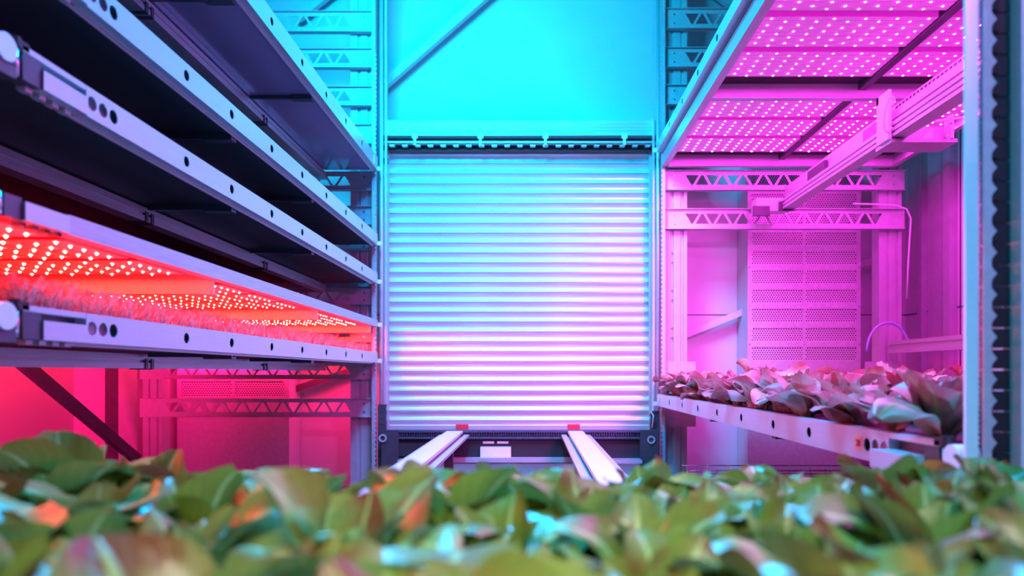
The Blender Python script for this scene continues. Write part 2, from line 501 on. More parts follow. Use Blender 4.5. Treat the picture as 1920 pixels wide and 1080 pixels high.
LX0, LX1 = px(262, TY), px(704, TY)
RX0, RX1 = px(1243, TY), px(1696, TY)
left_rack = thing('storage_rack', 'tall steel rack of stacked trays with truss cross beams, red lamp inside', 'rack', ((LX0 + LX1) / 2, 3.3, FZ))
right_rack = thing('storage_rack', 'steel rack under the pink lamp, truss cross beams around the perforated cabinet', 'rack', ((RX0 + RX1) / 2, 3.3, FZ))
def pair(top, bot=None): return pz(top, TY), pz(bot if bot else top + 35, TY)
for top, bot in ((22, 61), (92, 128), (163, 199), (234, 270), (323, 357), (387, 422), (440, 470), (508, 539), (541, 571), (606, 642), (679, 711), (747, 782)):
    a, c = pair(top, bot)
    o = truss_mb(LX0, LX1, a, c).build('truss_beam', M['galv'], left_rack)
    split(bolts_mb(LX0, LX1, a, c), 'bolt_head', M['chrome'], o)
for top, bot in ((-52, -15), (17, 55), (90, 127), (160, 197), (248, 285), (320, 357), (392, 430), (678, 715), (768, 800)):
    a, c = pair(top, bot)
    if top > 600:
        b = MB(); b.box(RX0, RX0 + .25, TY, TY + .004, c, a); b.box(RX1 - .3, RX1, TY, TY + .004, c, a)
        split(b, 'tie_plate', M['galv'], right_rack)
        continue
    o = truss_mb(RX0, RX1, a, c).build('truss_beam', M['galv'], right_rack)
    split(bolts_mb(RX0, RX1, a, c), 'bolt_head', M['chrome'], o)
for r, xs in ((left_rack, ((px(655, TY), px(699, TY)), (LX0 + .005, px(300, TY)))), (right_rack, ((px(1245, TY), px(1290, TY)), (px(1652, TY), RX1 - .005)))):
    for x0, x1 in xs:
        column_mb(x0, x1, TY + .032, TY + .14).build('column', M['column'], r)
        column_mb(x0, x1, 1.08, 1.19).build('column', M['column'], r)
notch_mb(px(700, TY), px(706, TY), TY - .05).build('notched_strip', M['galv'], left_rack)
notch_mb(px(1239.5, TY), px(1245, TY), TY - .05).build('notched_strip', M['galv'], right_rack)
# bolts in the right-hand rack's front column
b = MB()
for yy in (473, 491, 544, 562, 615, 633):
    b.tube([(px(1262, TY), TY + .033, pz(yy, TY)), (px(1262, TY), TY + .027, pz(yy, TY))], .006, 8)
split(b, 'column_bolt', M['dark'], right_rack)
# diagonal brace in the outer plane of the left-hand rack
b = MB(); b.bar((-3.03, 5.22, -.66), (-3.03, 4.02, .08), .045, .075); b.build('diagonal_brace', M['dark'], left_rack)
b = MB(); b.bar((px(1268, 5.3), 5.36, pz(852, 5.3)), (px(1268, 5.3), 5.36, pz(785, 5.3)), .09, .02, (0, 1, 0)); b.build('red_plate', M['redcap'], right_rack, label='small red plate')

def support_rail(x, ztop, y0, y1, rack):
    b = MB()
    b.box(x - .03, x + .03, y0, y1, ztop - .06, ztop - .036)
    b.box(x - .022, x + .022, y0, y1, ztop - .036, ztop - .026)
    b.box(x - .03, x + .03, y0, y1, ztop - .026, ztop - .003)
    o = b.build('tray_support_rail', M['brushed'], rack)
    b = MB()
    for y in (2.79, 4.0):
        b.box(x - .034, x + .034, y - .03, y - .012, ztop - .064, ztop - .02); b.box(x - .034, x + .034, y + .012, y + .03, ztop - .064, ztop - .02)
    split(b, 'rail_joint', M['dark'], o)
AX = -1.17                     # aisle face of the left-hand trays
for zt in (1.525, .963, .675, .0795):
    support_rail(AX - .43, zt, 1.25, TY - .03, left_rack)
support_rail(.93 + .43, -.243, 1.25, TY - .03, right_rack)
support_rail(.93 + 1.6, -.243, 1.25, TY - .03, right_rack)
# outer side rail seen beyond the right-hand plants
b = MB(); b.box(2.69, 2.74, 1.6, 5.18, .15, .175); b.box(2.70, 2.73, 1.6, 5.18, .175, .215); b.box(2.69, 2.74, 1.6, 5.18, .215, .243)
b.build('outer_side_rail', M['brushed'], right_rack)

# ------------------------------------------------------------------ growing trays
Y0R, Y1R = 1.787, 5.13
HOLES = [2.304, 2.65, 3.056, 3.459, 3.862, 4.266, 4.668]
def make_tray(label, xf, z0, s, group, hgt=.078, raft=False, sticker=False, sheet='under'):
    """s = +1: the aisle lies towards +x (left-hand rack), -1: towards -x. xf is the aisle face, z0 the underside."""
    t = thing('growing_tray', label, 'tray', (xf, Y0R, z0), group)
    X = lambda d: xf - s * d          # d measured inwards from the aisle face
    def bx(mb, d0, d1, y0, y1, za, zb):
        a, c = sorted((X(d0), X(d1))); mb.box(a, c, y0, y1, z0 + za, z0 + zb)
    holes = [circle(y, z0 + hgt * .5, .018, n=16) for y in HOLES] + [circle(y, z0 + hgt * .5, .019, n=16) for y in (1.811, 1.857, 1.903)]
    b = MB()
    b.plate(rect(Y0R, Y1R, z0, z0 + hgt), holes, .003, lambda a, c, q: (X(q), a, c))
    bx(b, .003, .034, Y0R, Y1R, hgt - .004, hgt); bx(b, .003, .034, Y0R, Y1R, 0, .004)
    bx(b, .03, .034, Y0R, Y1R, .004, hgt - .004); bx(b, .003, .03, Y0R, Y0R + .003, .004, hgt - .004)
    rail = b.build('side_rail', M['rail'], t)
    b = MB(); bx(b, .037, .043, 1.60, Y1R, -.008, .004); b.build('edge_lip', M['rail'], t)
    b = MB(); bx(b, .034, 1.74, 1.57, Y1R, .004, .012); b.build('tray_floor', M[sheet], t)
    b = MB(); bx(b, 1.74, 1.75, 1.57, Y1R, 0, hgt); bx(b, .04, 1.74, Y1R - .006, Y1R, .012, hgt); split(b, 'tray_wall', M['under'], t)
    for y in (2.77, 3.76):
        b = MB(); bx(b, .045, .39, y - .008, y + .008, -.014, .003); bx(b, .045, .16, y - .022, y + .02, -.022, .003); b.build('cross_bar', M['dark'], t)
    # handle end towards the camera
    e = MB(); bx(e, -.006 if s > 0 else -.05, .045, 1.624, Y0R - .002, .0, .046); e.build('end_block', M['rail'], t)
    b = MB(); bx(b, .0, .03, 1.565, Y0R - .002, hgt - .014, hgt); b.build('end_strip', M['rail'], t)
    b = MB(); bx(b, .03, .04, 1.565, Y0R, .0, hgt - .014); bx(b, .0, .03, 1.565, 1.622, .0, hgt - .016); b.build('end_bracket', M['dark'], t)
    b = MB()
    for y in (1.60, 1.645, 1.69, 1.735): bx(b, .02, .04, y, y + .022, -.012, -.001)
    split(b, 'end_tooth', M['rail'], t)
    b = MB(); b.tube([(X(.01), 1.553, z0 + .002), (X(.01), 1.553, z0 + hgt - .01)], .0085, 12); b.build('end_pin', M['chrome'], t, smooth=True)
    b = MB(); b.tube([(X(.012), 1.553, z0 + hgt - .01), (X(.012), 1.553, z0 + hgt + .012)], .014, 10); bx(b, .0, .03, 1.556, 1.585, hgt - .012, hgt + .008); b.build('pin_cap', M['black'], t)
    b = MB()
    b.tube([(X(-.004), 1.513, z0 + hgt * .62), (X(.045), 1.513, z0 + hgt * .62)], .031, 20); b.build('end_roller', M['white'], t)
    b = MB(); bx(b, .0, .04, 1.475, 1.545, -.01, .018); b.build('roller_bracket', M['dark'], t)
    # white guide roller on the shutter end
    b = MB(); bx(b, -.03, .012, Y1R + .002, Y1R + .018, .0, .03); b.build('guide_roller', M['white'], t)
    b = MB(); bx(b, -.004, .0, Y1R - .12, Y1R - .03, .015, hgt - .02); b.build('end_clip', M['rail'], t)
    if raft:
        b = MB(); bx(b, .036, 1.738, 1.60, Y1R - .008, .0125, .075 if s < 0 else .05); b.build('growing_mat', M['raft'], t)
    if sticker:
        # small orange label with two printed digits
        za = z0 + hgt * .36; zb = z0 + hgt * .72
        b = MB(); a, c = sorted((X(-.001), X(0))); b.box(a, c, 1.93, 1.973, za - .008, zb); st = b.build('paper_label', M['sticker'], t, label='orange paper label with two digits')
        cu = bpy.data.curves.new('digits', 'FONT'); cu.body = '28'; cu.size = .026; cu.align_x = 'CENTER'; cu.align_y = 'CENTER'; cu.extrude = .0004; cu.offset = .0006
        tmp = bpy.data.objects.new('digits_curve', cu); COL.objects.link(tmp)
        dg = bpy.context.evaluated_depsgraph_get()
        me = bpy.data.meshes.new_from_object(tmp.evaluated_get(dg))
        bpy.data.objects.remove(tmp)
        me.materials.clear(); me.materials.append(M['ink'])
        # text reads from the aisle: its x runs towards the camera (-y), its normal towards -x
        R = Matrix(((0, 0, -1, 0), (-1, 0, 0, 0), (0, 1, 0, 0), (0, 0, 0, 1)))
        me.transform(R)
        org = Vector(t['_org'])
        me.transform(Matrix.Translation(Vector((X(-.0016), 1.952, (za - .008 + zb) / 2)) - org))
        o = bpy.data.objects.new('digits', me); COL.objects.link(o); o.parent = st
    return t

G = 'grow trays in the racks'
make_tray('topmost tray of the stack, its smooth purple lit underside showing', AX, 1.525, 1, G, .10, sheet='gloss')
make_tray('bright blue railed tray, second from the top of the stack', AX, .963, 1, G, .084)
make_tray('tray with pale violet rail just above the red lit lamp frame', AX, .675, 1, G, .079)
lower = make_tray('lavender railed tray holding the red lit sprouts', AX, .0795, 1, G, .078, raft=True)
rtray = make_tray('tray of leafy plants with an orange label on its rail', .93, -.243, -1, G, .088, raft=True, sticker=True)
make_tray('blue edged tray carrying the pink lamp on its underside', .93, 1.665, -1, G, .07)

# ------------------------------------------------------------------ grow lights
def make_light(label, xf, z, s, led, board, mods, hbar, zb, cat='grow light', depth_led=.0):
    """z = underside of the boards; boards hang between an aisle bar and an outer bar in three framed modules"""
    t = thing('grow_light', label, cat, (xf, Y0R, z))
    X = lambda d: xf - s * d
    def bx(mb, d0, d1, y0, y1, za, zc):
        a, c = sorted((X(d0), X(d1))); mb.box(a, c, y0, y1, za, zc)
    ya, yb = mods[0][0], mods[-1][1]
    b = MB(); bx(b, 0, .045, max(ya, 1.72), yb, zb, zb + hbar); b.build('aisle_bar', M['brushed'], t)
    b = MB(); bx(b, 1.72, 1.76, ya, yb, zb, zb + hbar); b.build('outer_bar', M['brushed'], t)
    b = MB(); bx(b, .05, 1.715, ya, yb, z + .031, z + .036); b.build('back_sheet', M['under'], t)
    b = MB(); bx(b, .865, .905, ya, yb, z - .006, z + .034); b.build('centre_bar', M['dark'], t)
    for m0, m1 in mods:
        b = MB()
        bx(b, .046, 1.718, m1 - .045, m1 - .035, z - .05, z + .034)
        bx(b, .046, 1.718, m1 - .035, m1 - .002, z - .05, z - .046)
        b.build('cross_flange', M['rail'], t)
        rows = [(m0 + .08 + .335 * k, m0 + .08 + .335 * k + .285) for k in range(3)]
        for y0, y1 in rows:
            for d0, d1 in ((.075, .855), (.915, 1.69)):
                mb = MB()
                # finned underside: shallow ribs across the board
                nr = 8
                for k in range(nr):
                    a = y0 + (y1 - y0) * k / nr; c = y0 + (y1 - y0) * (k + 1) / nr
                    bx(mb, d0, d1, a, c - .006, z, z + .02)
                bx(mb, d0, d1, y0, y1, z + .004, z + .03)
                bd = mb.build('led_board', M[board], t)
                lm = MB()
                cols = 11
                for i in range(cols):
                    for j in range(5):
                        x = X(d0 + (d1 - d0) * (i + .5) / cols); y = y0 + (y1 - y0) * (j + .5 + (.22 if i % 2 else -.22)) / 5
                        r = .0058 if led == 'mag_led' else .0048
                        vs = [(x + r * math.cos(PI / 3 * q), y + r * math.sin(PI / 3 * q), z - .0005) for q in range(6)] + [(x, y, z - (.0018 if led == 'mag_led' else .006))]
                        lm.add(vs, [(q, (q + 1) % 6, 6) for q in range(6)])
                ar = lm.build('led_array', M[led], bd); ar['kind'] = 'stuff'
    return t

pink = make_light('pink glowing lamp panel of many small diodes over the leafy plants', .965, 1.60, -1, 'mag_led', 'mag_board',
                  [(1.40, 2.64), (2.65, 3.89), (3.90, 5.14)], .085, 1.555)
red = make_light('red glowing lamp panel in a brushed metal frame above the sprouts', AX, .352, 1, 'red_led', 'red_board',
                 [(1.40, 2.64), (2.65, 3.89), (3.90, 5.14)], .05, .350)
# the red lamp's handle end
b = MB(); b.box(AX - .04, AX + .004, 1.568, 1.718, .352, .395); b.build('end_block', M['rail'], red)
b = MB(); b.box(AX - .04, AX - .004, 1.515, 1.566, .350, .402); b.build('end_bracket', M['dark'], red)
b = MB(); b.tube([(AX - .01, 1.503, .352), (AX - .01, 1.503, .402)], .008, 12); b.build('end_pin', M['chrome'], red, smooth=True)
b = MB()
for y in (1.58, 1.62, 1.66, 1.70): b.box(AX - .04, AX - .015, y, y + .016, .342, .351)
split(b, 'end_tooth', M['dark'], red)
b = MB(); b.box(AX - .012, AX + .03, TY - .059, TY - .052, .352, .382); b.build('guide_roller', M['white'], red)

# ------------------------------------------------------------------ perforated cabinets behind the trusses
def cabinet(label, xa, xb, ytop, ybot, rows, cy, org):
    t = thing('perforated_cabinet', label, 'cabinet', org)
    x0, x1 = px(xa, cy), px(xb, cy)
    b = MB(); b.box(x0, x0 + .012, cy + .004, YB - .02, FZ, pz(ytop, cy)); b.box(x1 - .012, x1, cy + .004, YB - .02, FZ, pz(ytop, cy)); b.box(x0, x1, YB - .022, YB - .012, FZ, pz(ytop, cy)); b.build('cabinet_body', M['wall'], t)
    b = MB(); b.box(x0 + .013, x1 - .013, cy + .05, cy + .055, FZ, pz(ytop, cy)); b.build('shade_backing', M['dark'], t)  # dark sheet added so the holes read as shaded interior
    xm = (x0 + x1) / 2
    f = MB()
    holes = []
    for ya, yb in rows:
        for a, c in ((x0 + .035, xm - .012), (xm + .012, x1 - .035)):
            holes.append(rect(a, c, pz(yb, cy), pz(ya, cy)))
    f.plate(rect(x0, x1, FZ + .02, pz(ytop, cy)), holes, .004, lambda a, c, q: (a, cy + q, c))
    fr = f.build('front_frame', M['galv'], t)
    for h in holes:
        b = MB(); b.box(h[0][0] - .004, h[1][0] + .004, cy + .005, cy + .007, h[0][1] - .004, h[2][1] + .004); b.build('perforated_panel', M['perf'], t)
    b = MB()
    for ya, yb in rows[1::2]:
        for xx in (x0 + .012, xm, x1 - .012):
            b.tube([(xx, cy, pz(yb + 5, cy)), (xx, cy - .005, pz(yb + 5, cy))], .006, 8)
    split(b, 'screw_head', M['chrome'], t)
    return t
rr_rows = [(304, 320), (328, 355), (364, 390), (398, 426), (436, 460), (471, 496), (507, 532), (543, 568), (579, 604), (615, 640), (651, 676)]
CY = 5.44
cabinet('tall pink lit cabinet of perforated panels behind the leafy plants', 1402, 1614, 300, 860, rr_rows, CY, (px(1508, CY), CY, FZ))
lr_rows = [(a, c) for a, c in rr_rows if a > 500] + [(714, 744)]
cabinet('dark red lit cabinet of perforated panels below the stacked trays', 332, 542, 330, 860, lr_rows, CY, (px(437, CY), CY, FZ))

# ------------------------------------------------------------------ gantry beam and carriage in the right-hand rack
GX = 1.85
gb = thing('gantry_beam', 'long grooved metal beam running diagonally under the pink lamp', 'beam', (GX, 5.1, 1.18)); gb['kind'] = 'thing'
prof = [(-.03, 1.20), (.05, 1.20), (.05, 1.275), (.035, 1.28), (.035, 1.39), (.028, 1.39), (.028, 1.285), (-.03, 1.275), (-.03, 1.257), (-.018, 1.255), (-.018, 1.246), (-.03, 1.244), (-.03, 1.228), (-.018, 1.226), (-.018, 1.219), (-.03, 1.217)]
b = MB(); b.plate(prof, [], 3.55, lambda a, c, q: (GX + a, 1.55 + q, c)); b.build('rail_profile', M['rail'], gb)
b = MB(); b.box(GX - .01, GX + .10, 1.55, 3.52, 1.30, 1.305)
b.box(GX - .01, GX - .006, 1.55, 3.52, 1.305, 1.35); b.box(GX + .096, GX + .1, 1.55, 3.52, 1.305, 1.42); b.build('cable_tray', M['rail'], gb)
b = MB(); b.box(GX + .0, GX + .09, 1.55, 3.48, 1.306, 1.345)
for k in range(60): b.box(GX - .012, GX + .094, 1.56 + k * .032, 1.578 + k * .032, 1.343, 1.352)
b.build('drag_chain', M['black'], gb)
for y0, y1 in ((3.62, 3.84), (4.35, 4.62)):
    b = MB(); b.box(GX + .004, GX + .026, y0, y1, 1.30, 1.36); b.build('dark_clip', M['dark'], gb)
b = MB(); b.box(px(1412, 5.1), px(1470, 5.1), 5.02, 5.14, pz(400, 5.1), pz(376, 5.1)); b.build('end_mount', M['white'], gb)
b = MB()
b.box(px(1405, 5.1), px(1435, 5.1), 5.0, 5.02, pz(410, 5.1), pz(392, 5.1)); b.box(px(1450, 5.1), px(1480, 5.1), 4.98, 5.0, pz(402, 5.1), pz(385, 5.1)); split(b, 'end_fitting', M['dark'], gb)
ca = thing('carriage', 'pink lit clamp carriage with cable loops gripping the beam', 'carriage', (GX, 3.5, 1.16))
cy = 3.46
b = MB(); b.box(GX - .035, GX + .30, cy - .0, cy + .16, 1.172, 1.190); b.build('base_plate', M['brushed'], ca)
b = MB(); b.box(GX - .05, GX - .034, cy, cy + .12, 1.19, 1.44); b.box(GX - .05, GX + .03, cy + .10, cy + .12, 1.40, 1.44); b.build('clamp_plate', M['white'], ca)
b = MB(); b.box(GX + .06, GX + .28, cy + .05, cy + .15, 1.19, 1.27); b.build('motor_box', M['brushed'], ca)
for x in (GX + .09, GX + .185):
    b = MB(); b.plate([(x - .055, 1.195), (x, 1.195), (x, 1.25)], [], .02, lambda a, c, q: (a, cy + .02 + q, c)); b.build('gusset', M['white'], ca)
b = MB(); b.box(GX + .262, GX + .276, cy - .01, cy + .05, 1.19, 1.31); b.bar((GX + .2, cy + .02, 1.285), (GX + .345, cy + .02, 1.305), .012, .012); split(b, 'stop_bracket', M['white'], ca)
for x, r, zz in ((GX - .06, .075, 1.30), (GX + .235, .03, 1.225)):
    b = MB()
    b.tube([(x + r * .35 * math.cos(a), cy - .03 - .02 * math.sin(a), zz + r * math.sin(a) * 1.1) for a in [PI * .25 + k * PI * 1.5 / 14 for k in range(15)]], .006, 8)
    b.build('cable_loop', M['white'], ca, smooth=True)

# loose cable and hose
b = MB()
cp = [(1600, 382), (1640, 383), (1680, 385), (1700, 392), (1708, 410), (1706, 440), (1703, 490), (1700, 560)]
b.tube([(px(x, 5.12), 5.12, pz(y, 5.12)) for x, y in cp], .006, 8)
tag(b.build('hanging_cable', M['white'], smooth=True), 'thin pink lit cable bending down from the truss beside the wall', 'cable')
b = MB()
hp = [(1625 + 40 - 40 * math.cos(PI * k / 14), 660 - 55 * math.sin(PI * k / 14)) for k in range(15)]
b.tube([(px(x, 5.05), 5.05, pz(y, 5.05)) for x, y in hp], .009, 10)
tag(b.build('hose', M['hose'], smooth=True), 'thin blue hose arching over the leafy plants by the cabinet', 'hose')
b = MB()
b.tube([(px(x, 1.72), 1.72, pz(y, 1.72)) for x, y in ((1783, 840), (1782, 800), (1786, 776), (1796, 764), (1806, 770), (1810, 800))], .0075, 10)
tag(b.build('looped_cable', M['white'], smooth=True), 'short white cable loop beside the toothed mast and tray end', 'cable')

# ------------------------------------------------------------------ toothed mast near the camera, right
MY = 1.46
ms = thing('lift_mast', 'near vertical mast with cyan edge, toothed strip and black chain', 'mast', (px(1850, MY), MY, FZ))
zt = 1.3; 
b = MB(); b.box(px(1811, MY), px(1834, MY), MY - .0, MY + .008, FZ, zt); b.build('edge_profile', M['white'], ms)
b = MB(); b.box(px(1835, MY), px(1847, MY), MY + .03, MY + .034, FZ, zt)
z = -.35
while z < zt - .02:
    b.box(px(1846, MY), px(1848, MY), MY + .018, MY + .03, z, z + .006); b.box(px(1834, MY), px(1836, MY), MY + .018, MY + .03, z, z + .006)
    z += .0122
b.build('slotted_strip', M['rail'], ms)
tx0, tx1, tx2 = px(1847, MY), px(1862, MY), px(1872, MY)
pts = [(tx0, -.4)]
z = -.4; tp = .0455
while z < zt - tp:
    for k in range(7):
        a = k / 6
        w = max(0.0, 1 - abs(a - .5) / .25)
        pts.append((tx1 + (tx2 - tx1) * w ** .8, z + tp * a))
    z += tp
pts += [(tx1, zt), (tx0, zt)]
b = MB(); b.plate(pts, [], .006, lambda a, c, q: (a, MY + .004 + q, c)); b.build('toothed_rack', M['galv'], ms)
b = MB()
z = -.4
while z < zt:
    b.box(px(1866, MY), px(1906, MY), MY + .02, MY + .05, z, z + tp - .003); b.tube([(px(1873, MY), MY + .012, z + .012), (px(1873, MY), MY + .03, z + .012)], .011, 12); z += tp
b.build('roller_chain', M['black'], ms)
b = MB(); b.box(px(1909, MY), px(1990, MY), MY - .01, MY + .08, FZ, zt); b.build('mast_profile', M['white'], ms)

# ------------------------------------------------------------------ transfer station below the shutter
ty = 5.10
ts = thing('transfer_station', 'low dark conveyor frame with chain and two pale rails below the shutter', 'conveyor', (px(970, ty), ty, FZ))
x0, x1 = px(716, ty), px(1226, ty)
b = MB(); b.box(x0, x1, ty, ty + .06, pz(811, ty), pz(806.5, ty)); b.box(x0 + .08, x1 - .06, ty - .004, ty + .06, pz(823, ty), pz(819, ty)); b.build('chain_beam', M['chain'], ts)
b = MB()
x = x0 + .02
while x < x1 - .05:
    b.box(x, x + .010, ty + .012, ty + .04, pz(817.5, ty), pz(812, ty)); x += .018
b.build('chain_links', M['chain'], ts)
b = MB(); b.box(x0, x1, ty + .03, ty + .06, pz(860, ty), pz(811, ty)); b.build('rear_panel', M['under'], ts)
b = MB(); b.box(x0, px(748, ty), ty - .02, ty + .03, FZ, pz(806, ty)); b.box(px(1200, ty), px(1234, ty), ty - .02, ty + .03, FZ, pz(806, ty)); split(b, 'frame_end', M['dark'], ts)
for xx in (719, 1220):
    b = MB(); b.ring((px(xx, ty), ty - .03, pz(821 if xx < 900 else 824, ty)), .018, .03, .012); b.build('bearing_ring', M['galv'], ts)
b = MB(); b.box(px(905, ty), px(926, ty), ty + .018, ty + .03, pz(832, ty), pz(828, ty)); b.box(px(932, ty), px(953, ty), ty + .018, ty + .03, pz(832, ty), pz(828, ty)); split(b, 'slot_cover', M['white'], ts)
b = MB(); b.box(px(901, ty), px(958, ty), ty - .02, ty + .03, pz(862, ty), pz(838, ty)); b.build('gear_cover', M['white'], ts)
b = MB(); b.box(px(850, ty), px(1130, ty), ty - .16, ty - .1, pz(862, ty), pz(854, ty)); b.box(px(750, ty), px(1200, ty), ty - .1, ty + .03, pz(866, ty), pz(860, ty)); b.build('foot_bar', M['rail'], ts)
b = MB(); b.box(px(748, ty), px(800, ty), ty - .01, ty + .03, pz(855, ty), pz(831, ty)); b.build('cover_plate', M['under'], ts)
for xa, xb in ((-.645, -.525), (.258, .370)):
    b = MB(); b.box(xa, xb, 1.50, ty - .005, -.448, -.430); fk = b.build('transfer_rail', M['white'], ts)
    b = MB(); b.box(xb + .012, xb + .05, 1.50, ty - .03, -.470, -.455); b.box(xa - .05, xa - .012, 1.50, ty - .03, -.470, -.455); b.box(xa - .012, xb + .012, 1.50, ty - .03, -.485, -.470); split(b, 'rail_flange', M['rail'], fk)
    b = MB(); xm = (xa + xb) / 2 + (.045 if xa < 0 else -.008); b.box(xm - .047, xm + .047, ty + .065, ty + .10, pz(806.5, ty), pz(797, ty)); b.build('end_cap', M['redcap'], fk, label='red end cap')
    b = MB()
    for y in (1.62, 3.2, 4.7): b.box(xa + .03, xb - .03, y, y + .06, FZ, -.486)
    split(b, 'leg', M['dark'], ts)
# low wall plate right of the station is the wall itself; wire cable basket under the right-hand tray
cb = thing('cable_basket', 'wire cable basket hanging low beneath the leafy plant tray', 'cable basket', (px(1480, 3.6), 3.6, pz(900, 3.6)))
b = MB()
for yy, Y in ((880, 3.55), (892, 3.55), (880, 3.75), (896, 3.65), (886, 3.55)):
    b.tube([(px(1290, 3.6), Y, pz(yy, 3.6)), (px(1760, 3.6), Y, pz(yy, 3.6))], .0028, 6)
split(b, 'long_wire', M['chrome'], cb)
b = MB()
for k in range(12):
    x = px(1300 + 40 * k, 3.6)
    b.tube([(x, 3.55, pz(878, 3.6)), (x, 3.56, pz(898, 3.6)), (x, 3.74, pz(898, 3.6)), (x, 3.75, pz(878, 3.6))], .0028, 6)
split(b, 'cross_wire', M['chrome'], cb)
b = MB(); b.box(px(1292, 3.6), px(1298, 3.6), 3.54, 3.76, FZ, pz(899.5, 3.6)); b.box(px(1752, 3.6), px(1758, 3.6), 3.54, 3.76, FZ, pz(899.5, 3.6)); split(b, 'stand', M['dark'], cb)

# ------------------------------------------------------------------ plants
def leaf_geo(V, F, U, L, Wd, az, elev, curl, cup, rip, ph, roll, r0, z0, N=11, Mx=8):
    base = len(V)
    mid = Vector((r0 * math.cos(az), r0 * math.sin(az), z0))
    e = elev
    rad = Vector((math.cos(az), math.sin(az), 0)); side0 = Vector((-math.sin(az), math.cos(az), 0))
    for i in range(N + 1):
        t = i / N
        d = rad * math.cos(e) + Vector((0, 0, 1)) * math.sin(e)
        nrm = side0.cross(d).normalized() * -1.0       # faces up and towards the plant's heart
        q = min(1.0, max(0.0, (t - .16) / .84))
        w = Wd * max(.10 * (1 - t), .98 * math.sin(PI * min(1, q * .96 + .04) ** .72) ** .62 if q > 0 else .1)
        if t > .97: w = Wd * .16
        rl = roll * (t ** 1.5)
        s = side0 * math.cos(rl) + nrm * math.sin(rl)
        nn = nrm * math.cos(rl) - side0 * math.sin(rl)
        for j in range(Mx + 1):
            u = -1 + 2 * j / Mx
            edge = abs(u) ** 2
            off = cup * edge * w + rip * Wd * edge * math.sin(9 * t + 2.1 * u + ph) + .25 * rip * Wd * math.sin(17 * t + 5 * u + ph * 2)
            pt = mid + s * (u * w * (1 - .12 * abs(cup) * edge)) + nn * off; pt.z = max(pt.z, .003 + .01 * max(0, pt.z + .05)); V.append(pt)
            U.append((.5 + u * .5, t))
        mid = mid + d * (L / N)
        e -= curl / N * (.5 + 1.2 * t)
    for i in range(N):
        for j in range(Mx):
            a = base + i * (Mx + 1) + j
            F.append((a, a + 1, a + Mx + 2, a + Mx + 1))

def plant_mesh(name, seed, mat, size=1.0, nl=11, upright=0.0, slim=1.0, wave=1.0):
    r = random.Random(seed)
    V, F, U = [], [], []
    for k in range(nl):
        f = k / (nl - 1)                       # 0 = heart, 1 = outermost
        az = k * 2.399 + r.uniform(-.35, .35)
        L = size * (.085 + .075 * f) * r.uniform(.85, 1.12)
        Wd = L * r.uniform(.34, .44) * slim
        elev = (1.45 - .75 * f) + upright * .2 + r.uniform(-.2, .2)
        curl = (.5 + .9 * f) * r.uniform(.6, 1.5)
        cup = r.uniform(.10, .5) * (1 if r.random() < .75 else -1)
        leaf_geo(V, F, U, L, Wd, az, elev, curl, cup, r.uniform(.05, .15) * wave, r.uniform(0, 6), r.uniform(-.7, .7), .008 + .008 * f, .004 + .006 * (1 - f))
    me = bpy.data.meshes.new(name)
    me.from_pydata([tuple(p) for p in V], [], F)
    uvl = me.uv_layers.new(name='UVMap')
    for lp in me.loops:
        uvl.data[lp.index].uv = U[lp.vertex_index]
    for p in me.polygons: p.use_smooth = True
    me.materials.append(mat)
    return me

ORD = ['first', 'second', 'third', 'fourth', 'fifth', 'sixth', 'seventh', 'eighth', 'ninth', 'tenth', 'eleventh', 'twelfth', 'thirteenth', 'fourteenth', 'fifteenth', 'sixteenth', 'seventeenth', 'eighteenth']
front_meshes = [plant_mesh('front_lettuce_mesh', 100 + k, M['leaf'], 1.32, 13) for k in range(8)]
right_meshes = [plant_mesh('bronze_lettuce_mesh', 200 + k, M['leafred'], 1.3, 17, 1.0, .82, 1.7) for k in range(7)]

# front tray under the camera's view
FT = -.295
ft = thing('growing_tray', 'near tray filled with blurred green plants across the foreground', 'tray', (-.1, .85, FT - .05))
b = MB(); b.box(-1.16, .93, .34, 1.40, FT - .04, FT); b.build('growing_mat', M['raft'], ft)
b = MB(); b.box(-1.18, .95, .32, 1.42, FT - .055, FT - .041); b.box(-1.18, .95, 1.402, 1.42, FT - .041, FT + .012); b.box(-1.18, -1.162, .32, 1.402, FT - .041, FT + .012); b.box(.932, .95, .32, 1.402, FT - .041, FT + .012); b.build('tray_shell', M['rail'], ft)
for x in (-1.1, .84):
    for y in (.4, 1.3):
        b = MB(); b.box(x, x + .05, y, y + .05, FZ, FT - .056); split(b, 'leg', M['column'], ft)

rows = [.52, .69, .86, 1.03, 1.19, 1.30]
for ri, y in enumerate(rows):
    sp = .165 + .008 * ri
    lim0, lim1 = max(-1.2, -.82 * y - .05), min(.86, .75 * y + .05)
    nx = int((lim1 - lim0) / sp)
    for i in range(nx + 1):
        x = lim0 + (lim1 - lim0) * i / nx
        me = rnd.choice(front_meshes)
        o = bpy.data.objects.new('lettuce', me); COL.objects.link(o)
        o.location = (x + rnd.uniform(-.03, .03), y + rnd.uniform(-.03, .03), FT + H)
        o.rotation_euler = (rnd.uniform(-.15, .15), rnd.uniform(-.15, .15), rnd.uniform(0, 6.28))
        sc = rnd.uniform(.82, 1.12) * (.85 if ri >= 4 else 1)
        for qx, qy in ((-.81, 1.19), (-.26, .86), (.60, .86)):
            if math.hypot(o.location.x - qx, o.location.y - qy) < .12: sc = max(sc, 1.0) * 1.14
        o.scale = (sc, sc, sc * rnd.uniform(.95, 1.08))
        tag(o, 'green lettuce, front tray, %s row from the shutter, %s from the toothed mast side' % (ORD[len(rows) - 1 - ri], ORD[nx - i]), 'lettuce', 'lettuces in the front tray')

